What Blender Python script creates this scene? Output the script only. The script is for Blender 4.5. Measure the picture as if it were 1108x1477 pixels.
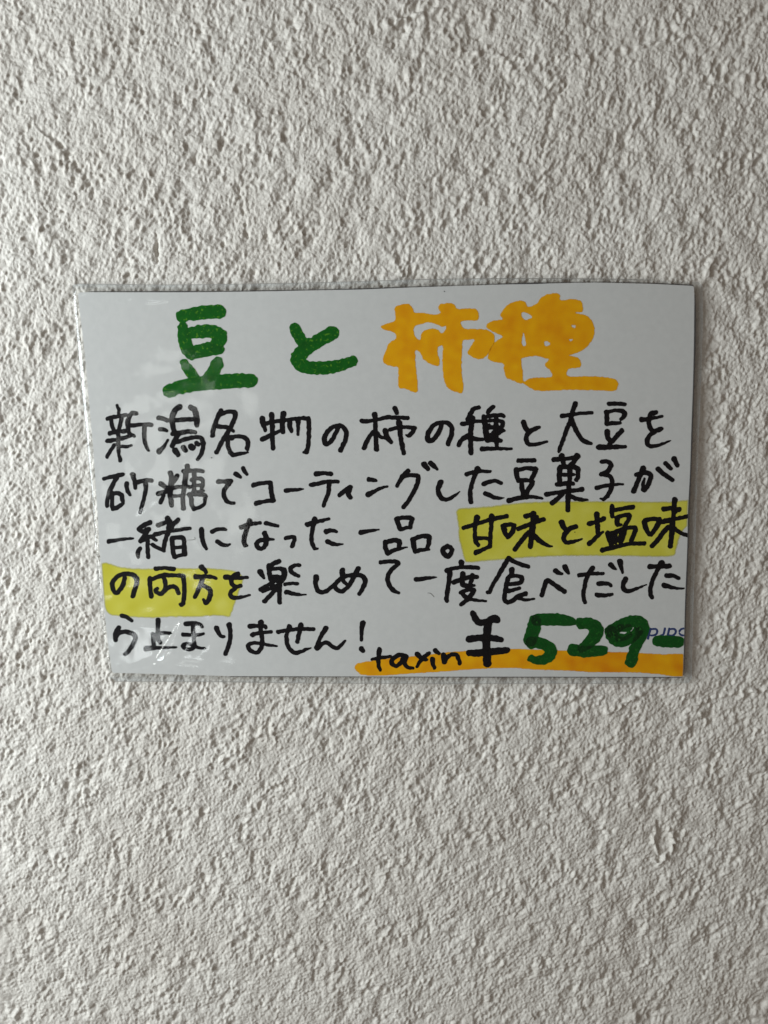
import bpy, math
import numpy as np

for o in list(bpy.data.objects):
    bpy.data.objects.remove(o)
SC = bpy.context.scene
COL = SC.collection

# ------------------------------------------------------------------ camera
# The photograph is 1108 x 1477. Camera a hand's length from the wall, pitched down.
PW, PH, FPX = 1108.0, 1477.0, 1111.0
DIST = 0.125
PITCH = math.radians(8.4)
cam_d = bpy.data.cameras.new("camera")
cam = bpy.data.objects.new("camera", cam_d)
COL.objects.link(cam)
CAM = np.array([0.0, -DIST * math.cos(PITCH), DIST * math.sin(PITCH)])
cam.location = CAM
cam.rotation_euler = (math.radians(90) - PITCH, 0, 0)
cam_d.sensor_fit = 'VERTICAL'
cam_d.sensor_height = 36.0
cam_d.sensor_width = 27.0
cam_d.lens = 36.0 * FPX / PH
cam_d.clip_start = 0.005
cam_d.clip_end = 20.0
SC.camera = cam
cam_d.dof.use_dof = True
cam_d.dof.focus_distance = 0.1235
cam_d.dof.aperture_fstop = 20.0

# ------------------------------------------------------------------ world: dim warm room
w = bpy.data.worlds.new("World")
SC.world = w
w.use_nodes = True
bg = w.node_tree.nodes['Background']
bg.inputs[0].default_value = (1.0, 0.78, 0.62, 1)
bg.inputs[1].default_value = 0.11

# ------------------------------------------------------------------ lamps: the daylit opening on the left, plus an added glint lamp
def area(name, loc, target, sx, sy, power, color):
    d = bpy.data.lights.new(name, 'AREA')
    d.shape = 'RECTANGLE'
    d.size, d.size_y = sx, sy
    d.energy = power
    d.color = color
    o = bpy.data.objects.new(name, d)
    COL.objects.link(o)
    o.location = loc
    from mathutils import Vector
    o.rotation_euler = (Vector(target) - Vector(loc)).to_track_quat('-Z', 'Y').to_euler()
    return o
area("window_light", (-0.29, -0.13, 0.025), (-0.01, 0, 0.0), 0.13, 0.17, 1.22, (0.885, 0.965, 1.0))
area("glint_light", (-0.35, -0.45, -0.12), (-0.04, 0, -0.01), 0.035, 0.16, 0.34, (0.97, 1.0, 0.97))  # added lamp that makes glints on the film wrinkles, no known pane
area("doorway_light", (-0.218, -0.62, -0.04), (-0.03, 0, 0.0), 0.075, 0.14, 0.080, (0.97, 1.0, 0.95))
area("doorway_light", (-0.235, -0.62, -0.262), (-0.03, 0, 0.0), 0.085, 0.09, 0.15, (0.95, 1.0, 1.0))

SC.view_settings.view_transform = 'Standard'
SC.view_settings.look = 'None'
SC.view_settings.exposure = 0.08
SC.view_settings.gamma = 1.0
SC.render.engine = 'CYCLES'
SC.cycles.transparent_max_bounces = 16
SC.render.resolution_x = 768
SC.render.resolution_y = 1024

# ------------------------------------------------------------------ pixel of the photograph <-> point of a plane y = -c
CP, SP = math.cos(PITCH), math.sin(PITCH)
def plane(px, py, c):
    """px,py arrays -> x,z on the plane y=-c"""
    u = (np.asarray(px, float) - PW / 2) / FPX
    v = -(np.asarray(py, float) - PH / 2) / FPX
    dy = CP + v * SP
    dz = -SP + v * CP
    t = (-c - CAM[1]) / dy
    return CAM[0] + u * t, CAM[2] + dz * t

MM = 0.001
WALL_GAP = 0.85 * MM          # back of the card above the mean plane of the plaster
PAPER_T = 0.30 * MM
def bow(px, py):              # the card is very slightly bowed
    a = (px - 560) / 450.0
    b = (py - 695) / 280.0
    return (0.75 * (1 - a * a) + 0.10 * a * b - 0.12 * b * b) * MM

# ------------------------------------------------------------------ node helpers
def mat(name):
    m = bpy.data.materials.new(name)
    m.use_nodes = True
    nt = m.node_tree
    nt.nodes.clear()
    out = nt.nodes.new('ShaderNodeOutputMaterial')
    return m, nt, out
def N(nt, t, **k):
    n = nt.nodes.new('ShaderNode' + t)
    for a, b in k.items():
        setattr(n, a, b)
    return n
def L(nt, a, b):
    nt.links.new(a, b)
def noise(nt, scale, detail=3.0, rough=0.5, vec=None):
    n = N(nt, 'TexNoise')
    n.inputs['Scale'].default_value = scale
    n.inputs['Detail'].default_value = detail
    n.inputs['Roughness'].default_value = rough
    if vec is not None:
        L(nt, vec, n.inputs['Vector'])
    return n.outputs[0]
def ramp(nt, fac, stops):
    r = N(nt, 'ValToRGB')
    e = r.color_ramp.elements
    while len(e) < len(stops):
        e.new(0.5)
    for i, (p, c) in enumerate(stops):
        e[i].position = p
        e[i].color = (c[0], c[1], c[2], 1)
    L(nt, fac, r.inputs[0])
    return r.outputs[0]
def coords(nt):
    return N(nt, 'TexCoord').outputs['Object']

# plaster
def m_plaster():
    m, nt, out = mat("painted_plaster")
    co = coords(nt)
    b = N(nt, 'BsdfPrincipled')
    c = ramp(nt, noise(nt, 60, 4, .6, co), [(0.3, (0.615, 0.580, 0.530)), (0.7, (0.680, 0.652, 0.605))])
    L(nt, c, b.inputs['Base Color'])
    b.inputs['Roughness'].default_value = 0.62
    b.inputs['Specular IOR Level'].default_value = 0.35
    bp = N(nt, 'Bump')
    bp.inputs['Strength'].default_value = 0.8
    bp.inputs['Distance'].default_value = 0.00022
    L(nt, noise(nt, 2000, 3, .6, co), bp.inputs['Height'])
    L(nt, bp.outputs[0], b.inputs['Normal'])
    L(nt, b.outputs[0], out.inputs[0])
    return m
def m_paper():
    m, nt, out = mat("white_card_paper")
    co = coords(nt)
    b = N(nt, 'BsdfPrincipled')
    c = ramp(nt, noise(nt, 900, 5, .7, co), [(0.25, (0.580, 0.583, 0.572)), (0.75, (0.635, 0.636, 0.622))])
    L(nt, c, b.inputs['Base Color'])
    b.inputs['Roughness'].default_value = 0.8
    b.inputs['Specular IOR Level'].default_value = 0.2
    L(nt, b.outputs[0], out.inputs[0])
    return m
def m_ink(name, thin, mid, thick, fleck=None, nscale=700, nstr=0.6, rough=0.6, soft=False):
    """marker ink: colour from the number of layers laid down (attribute ink) and the mottle of the felt tip"""
    m, nt, out = mat(name)
    co = coords(nt)
    at = N(nt, 'Attribute', attribute_name='ink')
    nz = noise(nt, nscale, 4, .65, co)
    ma = N(nt, 'Math', operation='MULTIPLY_ADD')
    L(nt, nz, ma.inputs[0]); ma.inputs[1].default_value = nstr; L(nt, at.outputs['Fac'], ma.inputs[2])
    sc = N(nt, 'MapRange')
    sc.inputs['From Min'].default_value = 0.5 + nstr * 0.5 - 0.3
    sc.inputs['From Max'].default_value = 2.5 + nstr * 0.5
    L(nt, ma.outputs[0], sc.inputs['Value'])
    c = ramp(nt, sc.outputs[0], [(0.0, thin), (0.3, mid), (1.0, thick)])
    b = N(nt, 'BsdfPrincipled')
    b.inputs['Roughness'].default_value = rough
    b.inputs['Specular IOR Level'].default_value = 0.08
    if fleck:
        f = noise(nt, 2300, 2, .5, co)
        rr = ramp(nt, f, [(0.60, (0, 0, 0)), (0.70, (1, 1, 1))])
        mx = N(nt, 'Mix', data_type='RGBA')
        L(nt, rr, mx.inputs['Factor'])
        L(nt, c, mx.inputs[6])
        mx.inputs[7].default_value = (*fleck, 1)
        c = mx.outputs[2]
    L(nt, c, b.inputs['Base Color'])
    sh = b.outputs[0]
    if soft:   # the felt edge feathers out into the paper fibres
        tr = N(nt, 'BsdfTransparent')
        ms = N(nt, 'MixShader')
        a2 = N(nt, 'Attribute', attribute_name='cover')
        L(nt, a2.outputs['Fac'], ms.inputs[0])
        L(nt, tr.outputs[0], ms.inputs[1])
        L(nt, sh, ms.inputs[2])
        sh = ms.outputs[0]
    L(nt, sh, out.inputs[0])
    return m
def m_film():
    m, nt, out = mat("laminate_film")
    fr = N(nt, 'Fresnel'); fr.inputs['IOR'].default_value = 1.5
    geo = N(nt, 'NewGeometry')
    inv = N(nt, 'Math', operation='SUBTRACT'); inv.inputs[0].default_value = 1.0
    L(nt, geo.outputs['Backfacing'], inv.inputs[1])
    mu = N(nt, 'Math', operation='MULTIPLY')
    L(nt, fr.outputs[0], mu.inputs[0]); L(nt, inv.outputs[0], mu.inputs[1])
    tr = N(nt, 'BsdfTransparent'); tm = N(nt, 'Mix', data_type='RGBA')
    tm.inputs[6].default_value = (0.975, 0.98, 0.98, 1); tm.inputs[7].default_value = (0.62, 0.68, 0.72, 1)
    ta = N(nt, 'Attribute', attribute_name='milky')
    L(nt, ta.outputs['Fac'], tm.inputs['Factor']); L(nt, tm.outputs[2], tr.inputs[0])
    gl = N(nt, 'BsdfGlossy'); gl.inputs['Roughness'].default_value = 0.085
    ms = N(nt, 'MixShader')
    L(nt, mu.outputs[0], ms.inputs[0]); L(nt, tr.outputs[0], ms.inputs[1]); L(nt, gl.outputs[0], ms.inputs[2])
    df = N(nt, 'BsdfDiffuse'); df.inputs[0].default_value = (0.66, 0.68, 0.68, 1)
    m2 = N(nt, 'MixShader')
    at = N(nt, 'Attribute', attribute_name='milky')
    L(nt, at.outputs['Fac'], m2.inputs[0]); L(nt, ms.outputs[0], m2.inputs[1]); L(nt, df.outputs[0], m2.inputs[2])
    L(nt, m2.outputs[0], out.inputs[0])
    return m

M_WALL = m_plaster()
M_PAPER = m_paper()
M_BLACK = m_ink("black_marker_ink", (0.005, 0.0045, 0.007), (0.003, 0.003, 0.005), (0.002, 0.002, 0.003), nstr=0.3)
M_GREEN = m_ink("green_marker_ink", (0.009, 0.14, 0.010), (0.0025, 0.100, 0.006), (0.0008, 0.022, 0.004), fleck=(0.075, 0.23, 0.012), nstr=1.6, nscale=1100)
M_ORANGE = m_ink("orange_marker_ink", (0.86, 0.45, 0.004), (0.80, 0.375, 0.002), (0.68, 0.22, 0.001), nstr=0.9, nscale=600, soft=True)
M_YELLOW = m_ink("yellow_highlighter_ink", (0.68, 0.645, 0.125), (0.62, 0.58, 0.07), (0.54, 0.49, 0.028), nstr=0.9, nscale=260, soft=True)
M_NAVY = m_ink("navy_printing_ink", (0.035, 0.055, 0.17), (0.03, 0.05, 0.15), (0.02, 0.04, 0.12), nstr=0.2)
M_GREY = m_ink("grey_fibre", (0.22, 0.22, 0.21), (0.22, 0.22, 0.21), (0.2, 0.2, 0.2), nstr=0.1)
M_FILM = m_film()
M_GREEN_DEEP = m_ink('deep_green_marker_ink', (0.004, 0.11, 0.010), (0.0015, 0.070, 0.007), (0.0006, 0.010, 0.003), fleck=(0.012, 0.12, 0.012), nstr=1.6, nscale=1000)
M_GAP_SHADE = m_ink('painted_gap_shade', (0.09, 0.085, 0.085), (0.075, 0.07, 0.07), (0.06, 0.055, 0.055), nstr=0.6)  # shade beside the paper's edges, painted as a dark colour
M_EDGE = m_ink('cut_film_edge', (0.34, 0.33, 0.31), (0.28, 0.27, 0.25), (0.2, 0.2, 0.19), nstr=0.8)

# ------------------------------------------------------------------ noise fields (numpy)
RNG = np.random.default_rng(7)
def band_noise(h, w, wl, bwid=0.55, seed=0, aniso=(1.0, 1.0), angle=0.0):
    """tileable noise whose wavelengths (in cells) lie around wl"""
    r = np.random.default_rng(seed)
    f = np.fft.rfft2(r.standard_normal((h, w)))
    fy = np.fft.fftfreq(h)[:, None]; fx = np.fft.rfftfreq(w)[None, :]
    ca, sa = math.cos(angle), math.sin(angle)
    gx = (fx * ca + fy * sa) * aniso[0]; gy = (-fx * sa + fy * ca) * aniso[1]
    k = np.sqrt(gx * gx + gy * gy) * wl + 1e-9
    g = np.exp(-(np.log(k) / bwid) ** 2)
    n = np.fft.irfft2(f * g, s=(h, w))
    return n / n.std()

# ------------------------------------------------------------------ distance fields of strokes, marching squares
def catmull(p, n=7):
    p = np.asarray(p, float)
    if len(p) < 3:
        return p
    q = np.vstack([2 * p[0] - p[1], p, 2 * p[-1] - p[-2]])
    o = []
    for i in range(1, len(q) - 2):
        a, b, c, d = q[i - 1], q[i], q[i + 1], q[i + 2]
        for k in range(n):
            t = k / n
            o.append(0.5 * (2 * b + (c - a) * t + (2 * a - 5 * b + 4 * c - d) * t * t + (3 * b - 3 * c + d - a) * t ** 3))
    o.append(q[-2])
    return np.array(o)

def stroke_field(X, Y, step, x0, y0, pts):
    F = np.full(X.shape, 50.0)
    c = catmull(pts)
    for a, b in zip(c[:-1], c[1:]):
        R = max(a[2], b[2]) + 2.5
        i0 = max(int((min(a[0], b[0]) - R - x0) / step), 0); i1 = int((max(a[0], b[0]) + R - x0) / step) + 2
        j0 = max(int((min(a[1], b[1]) - R - y0) / step), 0); j1 = int((max(a[1], b[1]) + R - y0) / step) + 2
        xs = X[j0:j1, i0:i1]; ys = Y[j0:j1, i0:i1]
        dx, dy = b[0] - a[0], b[1] - a[1]
        l2 = dx * dx + dy * dy + 1e-9
        t = np.clip(((xs - a[0]) * dx + (ys - a[1]) * dy) / l2, 0, 1)
        d = np.hypot(xs - a[0] - t * dx, ys - a[1] - t * dy) - (a[2] + t * (b[2] - a[2]))
        F[j0:j1, i0:i1] = np.minimum(F[j0:j1, i0:i1], d)
    return F

def poly_field(X, Y, rings):
    D = np.full(X.shape, 1e9); S = np.zeros(X.shape, bool)
    for r in rings:
        r = np.asarray(r, float)
        for a, b in zip(r, np.roll(r, -1, 0)):
            dx, dy = b - a
            l2 = dx * dx + dy * dy + 1e-12
            t = np.clip(((X - a[0]) * dx + (Y - a[1]) * dy) / l2, 0, 1)
            D = np.minimum(D, np.hypot(X - a[0] - t * dx, Y - a[1] - t * dy))
            cr = ((a[1] > Y) != (b[1] > Y))
            with np.errstate(divide='ignore', invalid='ignore'):
                xi = a[0] + (Y - a[1]) * dx / (dy if dy != 0 else 1e-12)
            S ^= cr & (X < xi)
    return np.where(S, -D, D)

CASES = {1: [['c0', 'e0', 'e3']], 2: [['c1', 'e1', 'e0']], 3: [['c0', 'c1', 'e1', 'e3']], 4: [['c2', 'e2', 'e1']],
         5: [['c0', 'e0', 'e3'], ['c2', 'e2', 'e1']], 6: [['c1', 'c2', 'e2', 'e0']], 7: [['c0', 'c1', 'c2', 'e2', 'e3']],
         8: [['c3', 'e3', 'e2']], 9: [['c0', 'e0', 'e2', 'c3']], 10: [['c1', 'e1', 'e0'], ['c3', 'e3', 'e2']],
         11: [['c0', 'c1', 'e1', 'e2', 'c3']], 12: [['c2', 'c3', 'e3', 'e1']], 13: [['c0', 'e0', 'e1', 'c2', 'c3']],
         14: [['c1', 'c2', 'c3', 'e3', 'e0']], 15: [['c0', 'c1', 'c2', 'c3']]}
def march(F, X, Y, attrs):
    """mesh of F<0: returns pts (px,py), polygons by size, attributes"""
    h, w = F.shape
    I = (F < 0)
    idx = np.arange(h * w).reshape(h, w)
    code = I[:-1, :-1] * 1 + I[:-1, 1:] * 2 + I[1:, 1:] * 4 + I[1:, :-1] * 8
    H0 = h * w; V0 = H0 + h * w
    Ff = F.ravel(); Xf = X.ravel(); Yf = Y.ravel()
    # edge crossing positions
    def cross(ia, ib):
        fa, fb = Ff[ia], Ff[ib]
        t = fa / np.where(np.abs(fa - fb) < 1e-9, 1e-9, fa - fb)
        return np.clip(t, 0.02, 0.98)
    polys = {}
    for k, pl in CASES.items():
        jj, ii = np.nonzero(code == k)
        if len(jj) == 0:
            continue
        c0 = idx[jj, ii]
        P = {'c0': c0, 'c1': c0 + 1, 'c2': c0 + w + 1, 'c3': c0 + w,
             'e0': H0 + c0, 'e2': H0 + c0 + w, 'e3': V0 + c0, 'e1': V0 + c0 + 1}
        for q in pl:
            polys.setdefault(len(q), []).append(np.stack([P[s] for s in q], 1))
    polys = {k: np.vstack(v) for k, v in polys.items()}
    if not polys:
        return None
    used = np.unique(np.concatenate([v.ravel() for v in polys.values()]))
    kind = used // (h * w)
    base = used % (h * w)
    other = np.where(kind == 1, base + 1, np.where(kind == 2, base + w, base))
    other = np.minimum(other, h * w - 1)
    t = np.where(kind == 0, 0.0, cross(base, other))
    pos = np.stack([Xf[base] * (1 - t) + Xf[other] * t, Yf[base] * (1 - t) + Yf[other] * t], 1)
    at = {k: v.ravel()[base] * (1 - t) + v.ravel()[other] * t for k, v in attrs.items()}
    polys = {k: np.searchsorted(used, v) for k, v in polys.items()}
    return pos, polys, at

def build_mesh(name, verts, polys, attrs=None, smooth=False):
    me = bpy.data.meshes.new(name)
    loops = np.concatenate([p.ravel() for p in polys.values()]).astype(np.int32)
    tot = np.concatenate([np.full(len(p), k, np.int32) for k, p in polys.items()])
    start = np.concatenate([[0], np.cumsum(tot)[:-1]]).astype(np.int32)
    me.vertices.add(len(verts)); me.vertices.foreach_set('co', np.asarray(verts, np.float32).ravel())
    me.loops.add(len(loops)); me.loops.foreach_set('vertex_index', loops)
    me.polygons.add(len(tot)); me.polygons.foreach_set('loop_start', start)
    me.polygons.foreach_set('loop_total', tot)
    me.polygons.foreach_set('use_smooth', np.full(len(tot), smooth, bool))
    for k, v in (attrs or {}).items():
        a = me.attributes.new(k, 'FLOAT', 'POINT')
        a.data.foreach_set('value', np.asarray(v, np.float32))
    me.update(calc_edges=True)
    me.validate()
    return me
def link(name, me, material, parent=None):
    o = bpy.data.objects.new(name, me)
    COL.objects.link(o)
    me.materials.append(material)
    o.parent = parent
    return o

def boundary_edges(polys):
    e = np.vstack([np.stack([p.ravel(), np.roll(p, -1, 1).ravel()], 1) for p in polys.values()])
    s = np.sort(e, 1)
    u, inv, cnt = np.unique(s, axis=0, return_inverse=True, return_counts=True)
    return e[cnt[inv.ravel()] == 1]

def at_depth(pos, c):
    x, z = plane(pos[:, 0], pos[:, 1], c)
    return np.stack([x, np.broadcast_to(-np.asarray(c), x.shape), z], 1)

# ------------------------------------------------------------------ outlines (photograph pixels)
PAPER = [(112, 421.5), (200, 421.6), (300, 421.4), (400, 420), (460, 418.8), (520, 417.6), (600, 414.5), (720, 410.6), (790, 408.8),
         (860, 407.6), (940, 409.5), (1001.4, 412.4), (1001.8, 450), (1001.2, 500), (999.6, 560), (997.6, 620), (995.5, 680), (993, 735),
         (991.4, 790), (989.5, 840), (988, 880), (986.6, 930), (985.4, 976.3), (900, 976.2), (800, 976), (650, 976), (500, 975.6), (330, 975.2),
         (240, 972.5), (161.5, 970.5), (155, 922), (149.6, 870), (145.6, 815), (143.6, 790), (139.6, 720), (134.8, 650), (130.4, 600), (123, 515), (117, 465)]
FILM = [(104, 411), (112, 409.5), (180, 410.5), (250, 411), (400, 409), (520, 406), (600, 403.6), (720, 402), (860, 402.5), (940, 404), (1008, 407),
        (1013.5, 412), (1013.6, 470), (1012, 530), (1008.5, 620), (1005.5, 700), (1002.6, 800), (1000.4, 870), (998.6, 940), (998, 978), (993, 985.5),
        (900, 985.8), (800, 985.4), (650, 986), (500, 985), (400, 984.4), (330, 983.2), (240, 982.6), (168, 982), (158, 978), (152, 945), (146, 900), (141, 850),
        (137.5, 770), (133.5, 710), (129, 670), (123.5, 610), (116, 538), (110.5, 470)]

def grid(x0, y0, x1, y1, s):
    return np.meshgrid(np.arange(x0, x1 + s, s), np.arange(y0, y1 + s, s))

# ------------------------------------------------------------------ the plaster wall
def make_wall():
    n = 2048; cell = 0.125 * MM        # tile of 256 mm
    P = 1 / 1.11                       # photograph px in cells
    b = lambda wl, seed, bw=0.5, an=(1, 1), ang=0: band_noise(n, n, wl * P, bw, seed, an, ang)
    A1, A2 = (0.93, 1.15), (0.9, 1.2)
    grain = b(5.0, 21, 0.35)
    fine = b(7.5, 1, 0.40, A1, -0.45)
    cell_ = np.abs(b(13, 12, 0.40, A1, -0.40))
    fin2 = b(13, 2, 0.45, A1, -0.35)
    mid = b(24, 3, 0.45, A2, -0.45)
    big = b(60, 4, 0.5)
    huge = b(200, 5, 0.6)
    # how much the trowel or the roller worked each patch
    m1 = 0.5 + 0.42 * np.tanh(1.0 * b(110, 8, 0.6)); m2 = 0.5 + 0.35 * np.tanh(1.0 * b(55, 13, 0.5)); m3 = 0.5 + 0.5 * np.tanh(1.5 * b(170, 14, 0.6))
    H = 0.024 * grain * (1.3 - 0.3 * m1) + 0.033 * fine * (0.8 + 0.5 * m2) - 0.050 * cell_ * (0.35 + 0.9 * m1 * (0.5 + m2))
    H += (0.050 * fin2 * (0.5 + m2) + 0.074 * mid * (1 - 0.2 * np.tanh(mid))) * (0.35 + 0.85 * m1) + 0.075 * big + 0.06 * huge
    pit = b(15, 9, 0.35, (0.9, 1.3), -0.25)
    H -= 0.17 * np.clip(pit - (2.5 - 0.8 * m1), 0, 1.2)
    dent = b(34, 19, 0.4, (0.8, 1.7), -0.1)
    H -= 0.26 * np.clip(dent - (2.6 - 0.8 * m3), 0, 0.9)
    # long soft ridges drawn up to the right by the trowel, a few the other way
    rid = b(30, 10, 0.35, (0.7, 3.0), -0.96)
    H += 0.16 * np.clip(rid - (2.5 - 0.9 * m3), 0, 0.9)
    cutn = b(16, 17, 0.3, (0.7, 3.4), 0.55)
    H -= 0.14 * np.clip(cutn - 2.35, 0, 0.8)
    cutm = b(15, 18, 0.3, (0.7, 3.2), -0.8)
    H -= 0.12 * np.clip(cutm - 2.45, 0, 0.8)
    # trowel cuts and pits that can be picked out in the photograph
    def ij(px, py):
        x, z = plane(px, py, 0)
        return x / (cell) + n / 2, z / (cell) + n / 2
    def dab(px, py, rx, ry, ang, amp):
        cx, cz = ij(px, py)
        r = int(max(rx, ry) * 4) + 2
        i0, j0 = int(cx) - r, int(cz) - r
        if i0 < 0 or j0 < 0 or i0 + 2 * r >= n or j0 + 2 * r >= n:
            return
        xx, zz = np.meshgrid(np.arange(i0, i0 + 2 * r) - cx, np.arange(j0, j0 + 2 * r) - cz)
        zz = -zz
        ca, sa = math.cos(ang), math.sin(ang)
        u = (xx * ca + zz * sa) / (rx * P); v = (-xx * sa + zz * ca) / (ry * P)
        H[j0:j0 + 2 * r, i0:i0 + 2 * r] += 1.35 * amp * (0.6 + 0.6 * fin2[j0:j0 + 2 * r, i0:i0 + 2 * r].clip(-1, 1)) * np.exp(-(u * u + v * v) ** 1.4)
    def cut(pts, rad, amp):
        c = catmull([(x, y, 0) for x, y in pts], 8)
        for a, b_ in zip(c[:-1], c[1:]):
            l = math.hypot(b_[0] - a[0], b_[1] - a[1])
            ang = math.atan2(b_[1] - a[1], b_[0] - a[0])
            dab((a[0] + b_[0]) / 2, (a[1] + b_[1]) / 2, max(l * 0.8, rad), rad, ang, amp)
    for d in DABS:
        dab(*d)
    for c in CUTS:
        cut(*c)
    H *= MM
    # dense where it is seen, coarser further out
    def axis(a0, a1, b0, b1, s):
        mid_ = np.arange(a0, a1, s)
        lo = a0 - np.cumsum(s * 1.05 ** np.arange(1, 400)); lo = lo[lo > b0][::-1]
        hi = mid_[-1] + np.cumsum(s * 1.05 ** np.arange(1, 400)); hi = hi[hi < b1]
        return np.concatenate([lo, mid_, hi])
    s = 0.155 * MM
    xs = axis(-0.0655, 0.0655, -0.42, 0.42, s)
    zs = axis(-0.0915, 0.0865, -0.42, 0.42, s)
    X, Z = np.meshgrid(xs, zs)
    u = X / cell + n / 2; v = Z / cell + n / 2
    i = np.floor(u).astype(int); j = np.floor(v).astype(int)
    fu = u - i; fv = v - j
    g = lambda a, b_: H[b_ % n, a % n]
    h = g(i, j) * (1 - fu) * (1 - fv) + g(i + 1, j) * fu * (1 - fv) + g(i, j + 1) * (1 - fu) * fv + g(i + 1, j + 1) * fu * fv
    # nothing of the plaster pokes through the card
    h = np.where(h > 0.45 * MM, 0.45 * MM + 0.3 * (h - 0.45 * MM), h)
    V = np.stack([X.ravel(), -h.ravel(), Z.ravel()], 1)
    r, c = X.shape
    k = np.arange(r * c).reshape(r, c)
    q = np.stack([k[:-1, :-1].ravel(), k[:-1, 1:].ravel(), k[1:, 1:].ravel(), k[1:, :-1].ravel()], 1)
    me = build_mesh('wall', V, {4: q}, smooth=True)
    o = link('wall', me, M_WALL)
    o['kind'] = 'structure'
    o['label'] = 'off-white rough stippled plaster wall behind the price card'
    print('wall quads', len(q))
# (px, py, half width, half height, angle, amplitude mm)
DABS = [(203, 50, 7, 15, 0.1, -0.30), (241, 147, 8, 8, 0, -0.20), (101, 224, 6, 12, -0.6, -0.25), (120, 243, 7, 9, -0.3, -0.22), (80, 102, 6, 6, 0, -.18),
        (178, 290, 6, 8, 0, -0.25), (189, 302, 5, 7, 0.3, -.2), (322, 350, 6, 14, 0.2, -0.30), (226, 362, 5, 14, 0.1, -0.22), (127, 275, 5, 12, 0, -.2), (85, 206, 6, 6, 0, -.15),
        (308, 170, 6, 7, 0, -.15), (957, 1207, 12, 13, 0.3, -0.28), (945, 1107, 7, 9, 0.2, -0.22), (1004, 1303, 5, 6, 0, -.22), (854, 1441, 5, 14, 0, -.2),
        (817, 1207, 5, 9, 0, -.18), (780, 1178, 5, 9, 0, -.18), (560, 35, 14, 9, 0.3, 0.18), (566, 62, 6, 12, 0, -.25), (50, 22, 8, 16, -.3, -.2), (383, 45, 5, 12, 0, -.2),
        (70, 940, 6, 9, 0.2, -.2), (30, 1010, 6, 9, 0.2, -.2), (70, 700, 6, 9, .2, -.2), (60, 830, 6, 10, .2, -.2), (100, 650, 6, 8, 0, -.2), (40, 560, 6, 10, -.2, -.2)]
CUTS = [([(55, 180), (85, 206), (105, 232), (125, 260), (140, 290)], 3.2, -0.16),
        ([(560, 40), (600, 22), (650, 10)], 4, 0.14), ([(820, 115), (800, 150), (790, 190), (775, 240)], 3.5, -0.14),
        ([(640, 70), (760, 85), (880, 75), (1000, 50), (1080, 20)], 3.2, 0.10),
        ([(730, 330), (745, 300), (790, 250), (840, 215)], 3.2, -0.12), ([(690, 260), (720, 220), (760, 195)], 3, 0.12),
        ([(965, 1195), (972, 1215), (960, 1235), (945, 1245)], 4, 0.20), ([(946, 1192), (944, 1215), (950, 1232)], 3, 0.16),
        ([(870, 1030), (900, 1015), (925, 1000)], 4, 0.16), ([(990, 1020), (1060, 1000), (1108, 995)], 3, 0.12),
        ([(345, 270), (353, 320), (357, 345)], 3, -0.16), ([(228, 330), (226, 355), (230, 385)], 3, -0.14),
        ([(620, 1380), (600, 1420), (590, 1470)], 3, -0.12), ([(250, 1120), (330, 1090), (400, 1040)], 3, 0.08),
        ([(460, 1240), (470, 1290), (455, 1330)], 3, 0.10), ([(20, 350), (60, 330), (90, 300)], 3, 0.10)]
make_wall()

# ------------------------------------------------------------------ the card
root = bpy.data.objects.new('price_card', None)
root.empty_display_size = 0.01
COL.objects.link(root)
root['label'] = 'laminated white price card with handwritten Japanese text in black, green and orange marker'
root['category'] = 'price card'

FRONT = WALL_GAP + PAPER_T
def make_paper():
    X, Y = grid(100, 396, 1012, 986, 4)
    F = poly_field(X, Y, [PAPER])
    pos, polys, _ = march(F, X, Y, {})
    # snap the cut corners back on the true outline
    c = FRONT + bow(pos[:, 0], pos[:, 1])
    A = at_depth(pos, c)
    B = A.copy(); B[:, 1] += PAPER_T
    n = len(A)
    be = boundary_edges(polys)
    side = np.stack([be[:, 1], be[:, 0], be[:, 0] + n, be[:, 1] + n], 1)
    P = {k: [v] for k, v in polys.items()}
    for k, v in polys.items():
        P[k].append(v[:, ::-1] + n)
    P.setdefault(4, []).append(side)
    me = build_mesh('paper', np.vstack([A, B]), {k: np.vstack(v) for k, v in P.items()})
    return link('paper', me, M_PAPER, root)
paper = make_paper()

def smooth01(t):
    t = np.clip(t, 0, 1)
    return t * t * (3 - 2 * t)

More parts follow.
